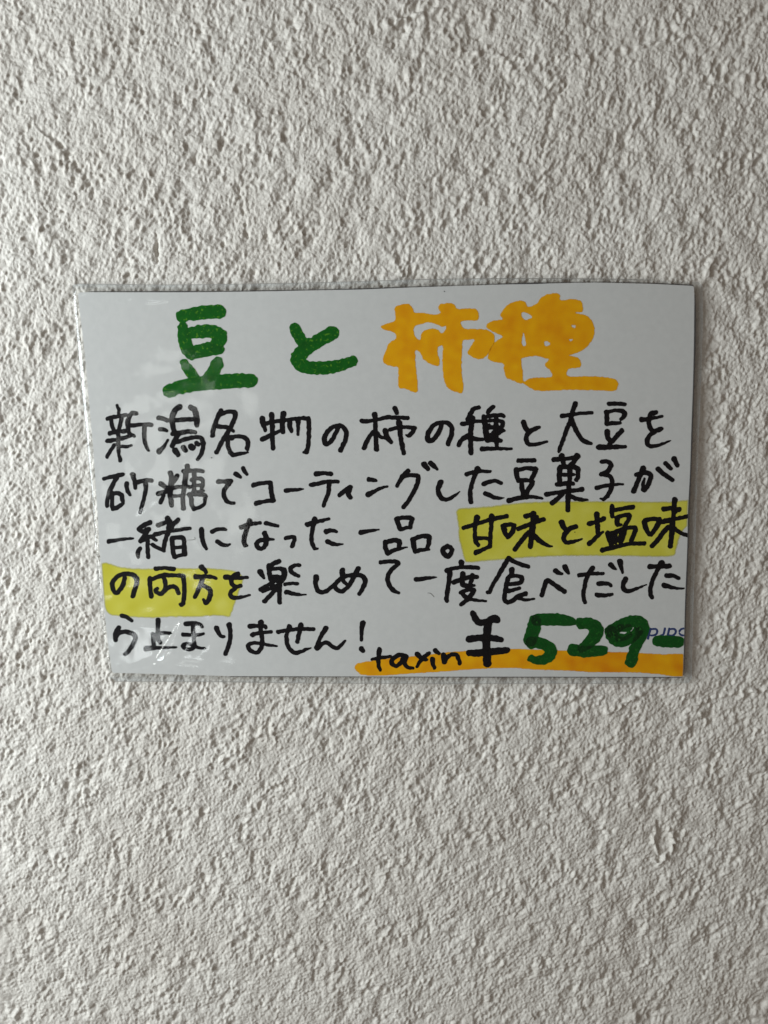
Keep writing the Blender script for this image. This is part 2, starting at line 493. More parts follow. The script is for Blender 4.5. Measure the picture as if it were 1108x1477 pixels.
# wrinkles of the film: (px, py, half length, half width, angle, height mm)
WRINKLES = [
    (247, 938, 34, 9, -1.05, 0.420), (285, 962, 46, 5.5, 0.10, 0.270), (222, 958, 32, 5.0, -0.25, 0.270), (190, 966, 60, 3.5, -0.03, 0.162),
    (255, 912, 18, 3.0, -1.15, 0.095), (300, 935, 40, 16, -0.7, 0.200), (200, 904, 14, 3.5, 0.1, 0.068),
    (218, 431, 22, 4.5, 0.0, 0.270), (182, 431, 12, 4.0, 0.0, 0.189), (114, 419, 9, 4, -0.3, 0.33),
    (190, 572, 20, 9, 0.3, 0.081), (215, 722, 34, 9, -0.6, 0.121), (262, 640, 10, 34, 0.0, 0.095), (165, 735, 30, 10, -0.4, 0.068),
]
def make_film():
    s = 2.5
    X, Y = grid(94, 392, 1024, 996, s)
    F = poly_field(X, Y, [FILM])
    D = poly_field(X, Y, [PAPER])
    h, w = X.shape
    r = lambda wl, sd, bw=0.5: band_noise(512, 512, wl / s, bw, sd)[:h, :w]
    left = smooth01((430 - X) / 260.0)
    wav = 0.035 * r(130, 31) + 0.020 * r(60, 32) * (0.15 + left) + 0.0045 * r(28, 33) * (0.1 + left)
    W = np.zeros(X.shape)
    for px, py, a, b, ang, amp in WRINKLES:
        ca, sa = math.cos(ang), math.sin(ang)
        u = ((X - px) * ca + (Y - py) * sa) / a; v = (-(X - px) * sa + (Y - py) * ca) / b
        W += amp * np.exp(-(u * u + v * v))
    over = smooth01((D - 3.5) / 8.0)      # 0 on the paper, 1 on the sealed margin
    front = FRONT + bow(X, Y) + (0.16 + wav + W * (1 - over)) * MM
    front = np.maximum(front, FRONT + bow(X, Y) + 0.045 * MM)
    back = WALL_GAP + bow(X, Y) - 0.06 * MM
    marg = back + 0.20 * MM + (0.02 * r(40, 35)) * MM
    front = front * (1 - over) + marg * over
    milky = 0.20 * over * (0.7 + 0.3 * np.tanh(r(50, 36)))
    pos, polys, at = march(F, X, Y, {'f': front, 'b': back, 'milky': milky})
    A = at_depth(pos, at['f'])
    B = A.copy(); B[:, 1] = -at['b']
    n = len(A)
    be = boundary_edges(polys)
    # the cut rim has vertices of its own so that it stays a crisp edge
    P = {k: [v[:, ::-1], v + n] for k, v in polys.items()}
    P.setdefault(4, []).append(np.stack([be[:, 0] + 2 * n, be[:, 1] + 2 * n, be[:, 1] + 3 * n, be[:, 0] + 3 * n], 1))
    me = build_mesh('laminate_film', np.vstack([A, B, A, B]), {k: np.vstack(v) for k, v in P.items()},
                    {'milky': np.concatenate([at['milky']] * 4)}, smooth=True)
    return link('laminate_film', me, M_FILM, root)
film = make_film()

# ------------------------------------------------------------------ handwriting
def parse(spec):
    """'T x y s' sets the tile (origin and magnification) in which the points were measured; '/' starts a stroke; x,y[,half width]"""
    tx = ty = 0.0; s = 1.0; r = 27.0
    strokes = []; cur = []
    tok = spec.split()
    i = 0
    while i < len(tok):
        t = tok[i]
        if t == 'T':
            if cur: strokes.append(cur); cur = []
            tx, ty, s = map(float, tok[i + 1:i + 4]); i += 4
            continue
        if t == '/':
            if cur: strokes.append(cur); cur = []
        else:
            v = [float(q) for q in t.split(',')]
            if len(v) > 2: r = v[2]
            cur.append((tx + v[0] / s, ty + v[1] / s, r / s))
        i += 1
    if cur: strokes.append(cur)
    for st in strokes:
        if len(st) == 1:
            st.append((st[0][0] + 0.3, st[0][1] + 0.1, st[0][2]))
    return strokes

EDGE = band_noise(512, 512, 11, 0.5, 77)
def ink_object(name, F, X, Y, layers, material, lift, label=None, soft=0.0, clip=True):
    if clip:
        F = np.maximum(F, poly_field(X, Y, [PAPER]) + 0.15)
    at = {'ink': layers}
    if soft:
        at['cover'] = np.clip(-F / soft, 0, 1)
    res = march(F, X, Y, at)
    if res is None:
        print('EMPTY', name); return
    pos, polys, at = res
    c = FRONT + bow(pos[:, 0], pos[:, 1]) + lift * MM
    # faces towards the viewer
    polys = {k: v[:, ::-1] for k, v in polys.items()}
    me = build_mesh(name, at_depth(pos, c), polys, at)
    o = link(name, me, material, paper)
    if label: o['label'] = label
    return o
COUNT = [0]
def write(name, spec, material, lift, step=0.8, label=None, soft=0.0, wob=0.20, ov=1.0, clip=True):
    st = parse(spec)
    P = np.vstack([np.array(s) for s in st])
    R = P[:, 2].max() + 3
    x0, y0 = P[:, 0].min() - R, P[:, 1].min() - R
    X, Y = grid(x0, y0, P[:, 0].max() + R, P[:, 1].max() + R, step)
    F = np.full(X.shape, 50.0); Lr = np.zeros(X.shape)
    for s in st:
        f = stroke_field(X, Y, step, x0, y0, s)
        F = np.minimum(F, f)
        Lr += np.clip(0.35 - f / (2.5 if material is M_GREEN else 1.2), 0, 1)
    Lr = np.where(Lr > 1, 1 + (Lr - 1) * ov, Lr)
    oi, oj = int(x0 * 3) % 300, int(y0 * 3) % 300
    e = EDGE[oj:oj + X.shape[0], oi:oi + X.shape[1]] if X.shape[0] < 200 and X.shape[1] < 200 else 0
    F = F + wob * e
    COUNT[0] += 1
    return ink_object(name, F, X, Y, Lr, material, lift + 0.0015 * (COUNT[0] % 4), label, soft, clip)
def fill(name, spec, material, lift, step=1.0, label=None, soft=0.0, wob=0.22, layers=None, rnd=0.0):
    """outline with holes, '/' separates the rings"""
    rings = [[(a, b) for a, b, _ in s] for s in parse(spec)]
    P = np.array(rings[0])
    X, Y = grid(P[:, 0].min() - 4, P[:, 1].min() - 4, P[:, 0].max() + 4, P[:, 1].max() + 4, step)
    sm = []
    for rg in rings:
        q = np.array(rg + rg[:3])
        c = catmull(np.hstack([q, np.zeros((len(q), 1))]), 4)[4:4 + 4 * len(rg)]
        sm.append(c[:, :2])
    F = poly_field(X, Y, sm)
    h, w_ = X.shape
    e = band_noise(1024, 1024, 9, .6, 78)[:h, :w_]
    F = F + wob * e
    Lr = np.ones(X.shape) if layers is None else layers(X, Y, F)
    ink_object(name, F, X, Y, Lr, material, lift, label, soft)

S = '7.914'
TEXT = [
# ---- row 1
('kanji', 'T 145 580 7.914 190,42,20 208,80,20 208,140,20 / 78,190,24 150,170 220,160 290,148 / 120,190,24 130,260 150,320 / 237,190,26 228,250,24 210,320 / '
 '108,355,28 200,335,26 280,335 / 80,442,27 180,430,25 260,410 340,385,22 / 205,340,24 205,430 205,520 210,600,20 228,665,25 / 160,490,24 115,550,22 75,625,23 / '
 '240,505,22 300,508,20 350,494,17 / 408,130,26 360,125 330,170,28 310,230,30 315,290,28 325,350,26 385,388,20 / 350,268,26 450,258,24 580,258,26 / 500,290,28 500,400,26 512,480,24 545,548,20'),
('kanji', 'T 145 580 7.914 665,180,30 720,190,28 762,208,26 / 678,310,25 725,315,25 755,325,20 / 768,435,14 720,510,22 670,562,36 / 905,55,34 860,85,32 825,150,34 815,220,32 830,290,30 845,350,28 / '
 '850,208,28 940,200,27 1080,195,28 / 1030,60,34 1075,90,34 1090,150,36 1100,220,34 1100,268,26 / 825,360,30 / 850,365,28 940,345,30 1010,335,28 1080,345,24 / 890,370,30 850,430,30 820,500,30 / '
 '880,455,26 980,420,26 1090,400,24 1150,412,26 1172,470,28 1165,545,26 1140,610,24 1105,655,20 / 850,550,36 885,600,30 / 945,515,30 968,550,30 / 1035,508,40 1048,518,40 / 1095,468,28 1122,485,24'),
('kanji', 'T 285 580 7.914 267,97,28 235,160,28 205,240,27 175,330,28 172,380,30 / 265,140,26 330,112,24 400,110,26 432,130,28 420,190 395,250 365,310 330,370 280,450,27 240,530,25 215,572,28 / '
 '235,280,26 300,282 350,292 / 370,300,26 408,335,18 / 350,400,28 345,480,26 365,560,26 405,605,28 / 405,605,26 480,590,24 568,573,15 / 385,408,32 440,392,24 510,397,26 565,430,28 573,490,28 565,535,26'),
('kanji', 'T 285 580 7.914 740,187,34 745,240,32 775,322,22 / 760,250,28 850,228,26 950,212 1050,200,24 1180,183,24 1262,188,28 / 1268,200,28 1271,300,26 1268,420 1258,520 1240,572,28 / 1240,575,24 1212,573,16 / '
 '845,140,32 850,230,30 855,330,28 855,430,26 862,525,27 / 740,425,30 800,395,28 880,355,24 940,330,22 / 980,130,34 970,210,32 968,290,30 974,342,27 / 1050,220,30 1055,290,28 1074,335,20 / 1148,210,32 1147,290,22 1145,368,18'),
('kana', 'T 425 580 7.914 505,265,26 430,288 370,345,28 340,410,30 345,465,30 375,478,26 420,440,28 460,370,26 490,310 512,272 560,292 590,350,28 580,430 548,500 522,552'),
('kanji', 'T 425 580 7.914 912,142,34 920,200,28 922,300,26 928,400,28 930,480,28 935,540,30 / 770,218,30 860,215,24 960,195,22 1060,172,28 1108,175,26 1200,178,24 1288,182,26 / 895,340,24 850,400,26 815,470,28 792,525,28 / '
 '940,350,24 980,395,22 1030,412,20 / 1035,327,34 1055,400,30 1095,450,26 1104,460,20 / 1090,315,24 1190,288,22 1290,287,24 1372,297,26 / 1370,300,26 1345,345,26 1305,382,26 / 1300,385,24 1275,378,14 / '
 'T 565 580 7.914 35,70,30 60,125,24 / 83,232,36 92,300,32 102,400,28 120,500,27 137,585,25'),
('kana', 'T 565 580 7.914 565,265,28 545,330,28 500,400,28 455,440,28 415,435,30 410,380,30 440,310,28 500,250,26 580,232,24 650,245,28 685,300,28 680,380,28 655,440,28 642,480,28'),
('kanji', 'T 565 580 7.914 995,62,24 940,75,26 900,130,28 865,195,24 / 805,250,28 870,240,26 960,220,22 1040,218,20 / 920,180,32 912,250,30 900,350,32 900,450,28 905,580,30 / 870,385,34 800,430,28 765,490,28 / 900,400,30 960,422,26 1040,425,22 / '
 'T 685 580 18.47 235,392,65 260,520,78 275,650,80 290,800,80 310,900,75 340,1020,70 / 490,125,58 410,190,65 340,270,58 / 330,385,60 520,355,60 700,350,58 765,372,56 / 300,500,50 480,490,54 640,500,55 735,540,62 735,640,60 / '
 '350,680,60 560,680 660,690 775,760,42 / 370,600,44 / 500,800,60 620,820,62 740,770,48 / 570,380,60 560,700,70 560,900,65 575,1100,60 585,1230,55 / 300,900,60 430,885,60 560,880,60 / 320,1005,65 560,1000,70 690,1025,58 / '
 '190,1250,70 400,1240,58 700,1240,50 975,1245,38'),
('kana', 'T 705 580 7.914 398,235,34 418,290,30 452,335,28 / 575,290,20 530,303,28 470,335,30 435,380,28 427,430,28 450,475,26 500,487,24 570,475,22 665,452,15'),
('kanji', 'T 705 580 7.914 990,15,30 965,80,28 945,150,28 930,220,28 890,310,26 852,420,25 822,500,24 800,560,20 / 835,158,28 930,145,24 1040,128,22 1108,125,22 1174,122,22 / 945,200,30 985,300,28 1030,380,28 1080,440,28 1130,462,26 1165,472,20'),
('kanji', 'T 840 570 13.85 530,172,46 700,170,46 845,182,42 / T 845 580 7.914 235,112,30 240,180,28 240,245,30 / 240,115,24 320,97,22 410,100,26 445,130,28 430,165,27 402,197,20 / 240,245,26 320,240,26 392,238,20 / '
 '243,338,34 250,400,30 280,450,26 / 410,325,30 360,380,28 310,440,28 270,480,28 / 150,515,34 250,515,30 350,512,28 450,510,20'),
('kana', 'T 845 580 7.914 637,200,32 700,195,27 780,180,22 870,163,17 / 800,120,28 750,130,32 725,180,28 720,240,28 740,300,28 780,330,28 840,313,30 865,300,22 / 790,340,28 730,380,26 700,440,30 710,485,28 760,505,24 840,490,20 910,462,15 970,437,8'),
# ---- row 2
('kanji', 'T 145 660 7.914 40,242,24 130,218,24 250,195,28 / 185,230,26 150,290,26 110,370,28 90,430,26 75,500,24 76,550,24 / 130,400,24 132,480,24 130,550,24 140,588,24 / 130,415,26 190,405,26 240,430,28 250,480,26 262,520,18 / 140,590,24 190,570,28 235,540,24 265,522,17 / '
 '298,295,28 300,350,24 312,390,24 337,427,18 / 368,195,32 385,260,26 400,350,22 / 430,280,28 500,262,26 580,262,27 / 515,290,30 515,370,26 495,470,24 470,560,24 452,625,23'),
('kanji', 'T 145 660 7.914 795,175,30 810,230,30 800,320,30 795,400,34 805,480,30 810,545,28 / 875,210,28 845,250,30 820,300,28 / 690,300,32 740,335,28 780,350,24 / 660,412,30 730,395,28 760,385,24 / 720,440,24 690,500,26 685,512,26 / 800,360,24 880,335,24 1010,330,20 / 800,435,26 870,440,20 930,430,18 / '
 '992,100,32 992,150,20 / 945,155,26 1030,148,26 / 975,190,32 965,270,32 950,380,28 940,480,26 947,580,30 / '
 'T 265 655 16.42 0,398,50 100,395,50 280,390,50 380,390,52 450,412,50 / 250,430,60 250,600,55 250,750,55 240,900,55 / 190,610,52 / 200,600,46 330,575,46 430,600,55 455,660,45 455,740,45 430,800,44 410,880,40 / '
 '130,790,40 250,750,45 400,735,45 / 200,890,30 350,885,32 480,870,26 / 120,950,52 180,1050,55 190,1200,55 235,1300,50 / 130,950,50 300,945,62 440,955,62 / 440,960,58 520,985,50 500,1080,44 490,1180,40 380,1255,46 240,1300,52 / 300,915,45 420,905,45'),
('kana', 'T 285 660 7.914 235,272,28 300,272,26 380,267,28 / 385,270,26 340,320,26 305,370,26 300,430,26 325,490,26 365,518,22 412,518,20 / 435,185,28 455,200,27 488,222,20 / 520,122,26 535,155,24 562,192,18'),
('kana', 'T 285 660 7.914 640,313,30 730,292,24 830,285,26 / 830,290,28 840,380,28 857,470,30 / 670,522,30 760,502,24 862,488,30'),
('kana', 'T 285 660 7.914 1010,378,30 1060,370,24 1120,368,22 1165,365,18 1208,360,9'),
('kana', 'T 425 660 7.914 245,185,32 330,178,24 415,185,27 / 190,312,28 290,292,26 380,275,26 490,275,24 / 392,300,28 385,400,26 350,490,24 332,545,25'),
('kana', 'T 425 660 7.914 635,338,28 570,380,28 510,430,25 / 625,350,34 610,410,30 635,455,28'),
('kana', 'T 425 660 7.914 848,250,28 900,258,24 932,265,17 / 840,423,34 900,390,26 980,350,20 1055,332,15'),
('kana', 'T 565 660 7.914 185,152,28 130,210,30 90,270,26 62,320,24 / 140,215,26 220,200,24 285,205,28 / 300,215,28 305,250,28 280,330,28 235,420,26 180,510,26 135,565,27 / 370,78,36 413,128,28 / 445,65,32 485,100,28 520,135,15'),
('kana', 'T 565 660 7.914 558,285,36 530,360,28 540,420,30 580,470,28 640,476,24 710,440,20 775,390,8'),
('kana', 'T 565 660 7.914 855,190,28 930,168,24 1020,157,22 1120,160,20 / 980,130,36 950,200,28 915,300,26 895,400,27 900,480,28 905,510,26 / 1050,302,28 1108,278,26 1180,265,22 1225,280,24 1244,290,25 / 1070,410,28 1108,428,28 1180,458,24 1230,463,20 1278,460,9'),
('kanji', 'T 705 660 7.914 340,35,28 430,32,26 520,32,28 / 315,140,34 318,200,30 338,262,28 / 340,142,26 430,122,26 535,130,30 / 540,135,28 512,200,28 478,258,28 / 340,262,26 420,258,26 512,272,17 / 375,310,30 385,380,28 400,440,28 / 495,300,32 450,370,28 410,440,30 / 228,492,30 330,465,28 460,450,24 530,450,22 607,466,17'),
('kanji', 'T 780 640 13.425 250,308,50 400,298,45 580,280,40 700,255,55 / 405,235,58 430,340,48 445,400,45 / 705,240,66 640,350,46 570,410,46 / 370,470,55 360,600,52 365,740,50 / 380,450,50 540,450,50 670,460,50 720,500,50 722,570,46 715,650,46 690,698,46 / '
 '560,450,55 565,600,50 552,750,48 540,900,52 530,1000,55 525,1150,50 525,1280,50 / 370,600,38 500,600,40 640,600,32 / 315,790,46 420,780,48 540,760,45 620,772,46 / 110,978,52 300,950,42 500,920,48 700,900,42 800,882,50 / 430,970,45 330,1060,45 225,1148,54 / 570,1010,46 680,1062,42 800,1085,40 910,1092,19'),
('kanji', 'T 845 660 7.914 185,47,28 240,44,26 285,72,28 275,120,28 235,170,30 180,190,30 / 200,190,28 270,210,26 300,270,28 290,350,28 250,430,26 205,475,22 170,472,13 / 125,347,28 200,327,24 300,310,22 425,305,13'),
('kana', 'T 845 660 7.914 655,122,34 620,200,30 585,290,28 545,388,30 / 575,195,26 650,175,28 715,180,30 742,215,28 720,290,28 690,345,30 660,368,28 655,300,22 668,240,14 / 825,130,30 890,190,28 988,255,26 / 910,66,28 970,125,25 / 1008,15,34 1046,95,22'),
# ---- row 3
('kanji', 'T 145 730 7.914 95,403,28 180,390,22 270,377,20 375,368,13'),
('kanji', 'T 145 730 7.914 565,187,29 500,215,28 435,262,25 / 430,268,20 480,290,26 550,265,30 / 545,272,26 500,340,28 455,400,26 / 460,405,22 520,370,30 580,350,26 635,392,19 / 540,400,26 538,500,24 545,580,26 / 450,485,26 425,535,27 432,580,21 / '
 '660,217,31 730,192,26 800,170,20 / 765,140,32 785,200,34 780,270,32 745,370,26 725,450,26 722,512,20 / 887,157,28 840,200,28 790,260,26 / 625,325,30 720,300,22 860,275,24 1020,254,21 / 590,440,24 650,475,22 710,502,20 / '
 '815,370,30 820,450,28 830,530,28 845,575,28 / 820,365,28 900,357,26 945,370,28 955,440,26 960,540,32 / 850,475,22 940,467,20 / 850,580,26 910,562,22 965,550,28'),
('kana', 'T 285 730 7.914 45,270,32 50,350,28 70,430,26 100,488,19 / 167,290,28 230,264,24 290,262,22 325,272,17 / 225,405,26 280,438,24 330,448,20 368,435,14'),
('kana', 'T 285 730 7.914 595,172,34 570,240,26 540,330,28 530,400,28 540,445,26 563,452,17 / 500,240,30 570,215,26 640,200,24 715,192,21 / 780,195,27 850,212,24 915,228,19 / 765,312,32 785,370,30 780,430,28 745,478,26 700,480,28 672,440,28 695,400,26 780,382,24 865,380,15'),
('kana', 'T 400 740 18.45 230,672,58 330,640,58 430,640,58 / 450,650,60 450,740,58 410,840,58 395,885,58'),
('kana', 'T 425 730 7.914 230,152,34 215,220,28 195,310,26 195,400,26 218,470,24 235,485,22 260,485,13 / 145,210,32 230,185,24 320,165,22 390,145,18 / 360,290,32 420,278,25 475,290,21 / 375,405,30 430,430,25 490,438,20 550,435,11'),
('kanji', 'T 425 730 7.914 755,302,31 830,287,25 900,277,19 960,268,11'),
('kanji', 'T 535 730 7.914 295,150,33 310,200,28 335,265,27 / 310,140,28 400,130,26 465,145,30 455,200,26 447,240,26 / 340,265,26 400,248,22 455,242,20 / 165,410,30 165,470,28 190,540,28 / 180,410,28 260,390,28 320,400,30 325,440,28 310,490,22 / 190,545,24 250,510,26 330,485,20 415,468,9 / '
 '480,382,32 490,460,30 505,520,26 / 490,375,28 570,345,26 655,350,34 660,420,26 640,490,24 / 510,515,28 580,500,24 665,495,14'),
('punctuation_mark', 'T 535 730 7.914 875,457,29 920,487,28 915,535,28 877,575,28 828,535,30 825,490,30 875,457,30'),
('kanji', 'T 655 730 7.914 110,248,26 220,215,26 330,180,24 450,145,26 603,115,26 / 262,130,36 240,220,26 238,320,24 245,400,28 275,440,26 / 430,115,34 425,220,26 415,330,26 410,460,26 / 250,370,28 330,365,24 400,370,22 / 250,530,32 320,500,26 400,465,24'),
('kanji', 'T 655 730 7.914 560,230,32 580,300,28 615,355,26 / 570,220,28 640,210,26 690,215,24 / 685,220,26 668,290,30 620,350,26 / 580,270,28 / 905,90,38 905,180,34 890,280,38 880,380,32 870,463,30 / 815,117,28 900,92,30 / 735,260,28 820,225,28 920,185,28 1020,150,28 / 850,300,28 780,380,28 695,495,28 / '
 '900,330,34 980,400,30 1060,445,22 1118,460,12 / 945,120,24 955,165,24'),
('kana', 'T 775 730 7.914 280,187,36 300,240,32 335,272,28 / 438,235,30 370,258,30 315,320,30 300,370,28 330,415,26 390,410,24 450,395,19 510,375,11'),
('kanji', 'T 775 730 7.914 680,95,36 685,180,30 690,260,30 690,310,26 / 597,200,32 680,180,24 755,145,32 / 750,295,15 700,330,24 640,390,26 590,430,30 / '
 'T 870 730 7.914 102,5,30 100,60,28 105,115,26 / 110,50,24 230,28,26 340,10,30 / 160,155,34 160,205,30 / 150,132,28 230,107,24 300,104,28 285,160,26 250,230,26 215,300,26 190,370,26 190,410,26 / 165,218,24 200,212,20 / '
 '55,312,34 75,380,34 95,430,34 / 60,322,30 130,302,30 200,275,28 300,247,24 370,252,27 352,320,27 320,395,27 / 130,320,36 135,400,38 / 250,280,26 240,330,22 215,400,24 / -10,503,30 70,482,28 180,457,26 300,432,24 470,425,26'),
('kanji', 'T 870 730 7.914 470,180,32 490,260,30 530,325,27 / 480,162,28 560,147,26 645,150,28 / 640,180,34 600,255,30 545,325,27 / 690,34,30 780,22,24 / 866,38,32 840,34,24 / 817,-72,34 808,30,28 802,130,28 788,230,36 780,350,30 765,458,30 / 660,180,28 740,165,32 830,145,24 985,112,26 / '
 '740,240,30 680,310,28 620,390,28 558,455,28 / 820,258,26 880,303,24 975,340,24 / 820,60,30'),
# ---- row 4
('kana', 'T 145 802 7.914 275,250,26 260,320,28 220,390,26 175,420,28 140,370,28 140,300,28 190,235,26 270,205,26 350,210,28 410,250,30 412,320,28 385,400,28 370,457,28'),
('kanji', 'T 145 802 7.914 630,145,27 720,138,23 835,148,27 / 565,260,32 565,350,26 580,460,28 / 580,270,26 650,240,26 720,220,28 850,220,24 935,225,28 / 945,232,28 955,330,26 955,450,26 945,530,26 925,558,24 905,552,14 / 715,220,28 735,290,26 740,370,26 700,425,28 650,420,26 625,390,24 650,370,20 / 740,390,24 800,350,26 860,360,26 890,425,25'),
('kanji', 'T 285 802 7.914 45,127,34 80,160,26 100,190,20 / -23,238,32 60,235,26 140,235,26 215,255,17 / 60,240,30 40,310,28 10,380,28 -15,440,26 -32,470,24 / 50,332,26 110,360,26 145,400,28 140,470,28 100,535,28 70,498,18'),
('kana', 'T 285 802 7.914 320,240,32 400,247,26 480,250,24 570,245,18 / 460,205,29 405,228,28 382,270,28 400,330,28 440,350,24 488,340,26 / 430,365,26 382,410,26 377,450,27 420,478,26 500,470,20 600,445,13'),
('kanji', 'T 285 802 7.914 715,182,36 755,248,20 / 925,62,30 870,85,28 825,120,27 / 815,110,30 820,200,28 835,265,28 / 850,150,24 920,143,22 985,165,34 985,240,32 960,290,28 / 850,240,28 920,232,20 980,238,20 / 870,280,30 940,280,30 / '
 '1164,104,22 1108,108,24 1057,145,26 1080,190,26 1150,228,22 / 1000,320,22 1080,312,20 1138,316,22 / 1015,410,30 1080,428,26 1160,440,18 1235,440,10 / 860,305,24 790,340,24 720,380,28 / 745,400,24 800,382,22 900,340,26 / 890,385,26 820,460,26 765,517,28 / 935,310,34 935,420,27 935,530,27'),
('kana', 'T 425 802 7.914 245,240,34 240,320,27 262,390,27 310,415,26 360,400,26 430,345,24 500,285,24'),
('kana', 'T 425 802 7.914 545,165,34 545,230,28 560,290,24 600,330,20 / 725,145,32 690,210,28 650,290,27 600,360,26 530,405,26 470,370,27 463,330,24 500,278,26 570,237,25 680,215,26 760,225,28 805,275,30 780,360,27 740,430,25'),
('kana', 'T 425 802 7.914 985,72,26 1080,62,24 1165,67,26 1187,87,22 / 1187,92,22 1125,138,26 1077,200,26 1060,270,28 1085,340,28 1130,395,26 1190,420,17'),
('kanji', 'T 565 802 7.914 280,267,30 350,260,26 430,250,21 510,243,9'),
('kanji', 'T 565 802 7.914 795,75,36 798,120,24 / 625,167,28 700,142,26 800,130,22 900,128,26 985,135,25 / 665,190,34 655,280,27 640,380,27 625,480,27 630,512,25 / 710,300,28 800,265,28 900,240,28 970,240,26 / 812,205,34 805,270,30 815,330,30 870,338,26 940,335,18 / 920,222,30 905,290,26 890,330,20 / '
 '790,420,28 860,387,24 935,387,27 910,440,28 860,500,27 790,555,24 / 800,425,26 840,465,28 890,490,24 970,505,20 1075,515,14'),
('kanji', 'T 705 802 7.914 225,22,26 170,120,28 100,240,26 40,340,24 10,410,25 / 8,415,22 -12,415,24 / 230,27,30 300,70,26 380,100,26 450,120,25 / 262,157,34 262,210,28 / 220,250,28 200,340,28 185,430,27 180,500,27 215,532,26 / 230,238,26 310,225,22 375,245,28 375,285,28 / 370,300,26 330,312,26 220,325,24 / '
 '220,400,28 290,385,23 350,367,21 / 215,535,24 280,505,27 340,458,28 420,430,29 / 350,482,24 420,502,19 520,488,13'),
('kana', 'T 705 802 7.914 607,447,28 625,380,27 655,290,28 / 672,280,30 700,290,28 760,335,28 862,405,30 / 765,170,32 790,190,28 835,202,17 / 870,125,34 890,165,28 910,195,20'),
('kana', 'T 820 800 13.85 485,265,52 430,340,50 370,450,45 330,600,45 300,750,45 300,850,45 330,950,43 / 215,412,48 400,385,40 600,378,38 688,378,34 / 600,580,50 720,575,45 810,585,40 850,625,31 / 530,765,10 560,800,42 600,810,48 740,815,42 870,795,32 / 840,197,52 890,250,43 945,290,24 / 1030,140,62 1045,230,46 1085,362,26'),
('kana', 'T 855 802 7.914 375,262,30 345,330,28 360,385,28 405,400,26 480,380,21 610,328,9'),
('kana', 'T 855 802 7.914 785,82,38 745,150,28 690,260,26 660,360,26 660,440,26 677,470,25 / 650,120,32 740,120,25 875,115,30 / 845,225,30 920,225,25 980,255,23 / 815,335,32 890,355,24 960,368,17 1040,370,11'),
# ---- row 5
('kana', 'T 145 880 7.914 245,65,26 300,80,25 358,122,20 / 208,200,28 180,245,28 170,310,28 172,342,26 / 175,300,28 230,255,26 310,250,28 385,285,28 397,330,28 360,410,27 310,480,25 280,505,23'),
('kanji', 'T 145 880 7.914 658,115,30 655,180,26 652,260,26 660,330,26 680,370,26 / 670,268,24 740,260,22 800,264,19 / 598,275,25 605,340,27 608,420,24 / 522,440,33 600,432,28 700,428,19 865,424,13'),
('kana', 'T 145 880 7.914 980,157,31 1060,150,25 1130,160,22 1160,190,19 / 945,280,27 1030,283,22 1108,282,21 1175,272,17 / 1050,160,25 1058,240,25 1065,330,23 1067,420,25 1010,450,23 950,425,25 945,395,23 990,385,21 1060,395,21 1120,430,19 1195,435,15'),
('kana', 'T 285 880 7.914 215,207,32 240,260,26 270,298,23 305,303,17 / 360,167,32 372,240,26 372,330,26 350,420,26 317,500,25'),
('kana', 'T 285 880 7.914 597,185,31 680,180,26 765,183,24 780,200,23 / 625,283,29 700,262,22 840,248,21 / 722,142,36 722,220,27 735,310,26 735,400,27 700,470,26 650,483,25 595,450,26 577,400,26 640,375,22 730,385,21 820,400,19 905,412,13'),
('kana', 'T 285 880 7.914 920,250,26 1000,234,24 1080,225,24 1180,216,24 1320,218,25 / 1050,190,32 1018,270,24 1018,360,27 1050,440,26 1110,488,26 1180,473,23 1250,445,17 1295,430,8 / 1178,172,34 1160,260,27 1140,362,25'),
('kana', 'T 425 880 7.914 355,208,32 300,300,25 245,430,25 / 258,437,30 310,387,26 370,372,24 430,415,25 480,438,22 530,400,22 575,350,15'),
('punctuation_mark', 'T 425 880 7.914 778,147,34 765,230,25 762,342,19 / 762,442,32 780,465,27'),
('letter', 'T 505 880 7.914 335,452,31 325,540,23 325,630,25 345,685,19 / 250,562,17 340,545,22 460,530,19'),
('letter', 'T 505 880 7.914 560,510,27 495,550,26 475,600,28 520,640,24 580,600,27 610,530,24 / 560,507,24 640,530,26 620,600,27 660,655,23 715,662,19'),
('letter', 'T 505 880 7.914 765,502,30 820,555,26 880,567,18 / 902,490,22 840,540,27 790,600,23 762,645,19'),
('letter', 'T 505 880 7.914 970,462,30 1015,495,21 / 940,560,30 945,610,25 965,663,21'),
('letter', 'T 635 880 7.914 38,515,32 48,590,32 / 60,570,24 110,517,24 180,507,25 205,550,25 225,610,23'),
]
for kind, spec in TEXT:
    write(kind, spec, M_BLACK, 0.022, 0.8)

write('currency_symbol', 'T 635 880 7.914 375,40,36 410,110,38 450,142,40 520,135,38 610,100,46 648,110,42 / 545,150,50 535,250,46 528,350,46 528,450,46 538,605,50 / 330,332,42 430,318,40 560,315,38 680,335,34 707,345,20 / 332,490,38 430,490,44 560,478,42 740,460,40 768,462,28',
      M_BLACK, 0.022, 0.8, 'bold black yen sign')

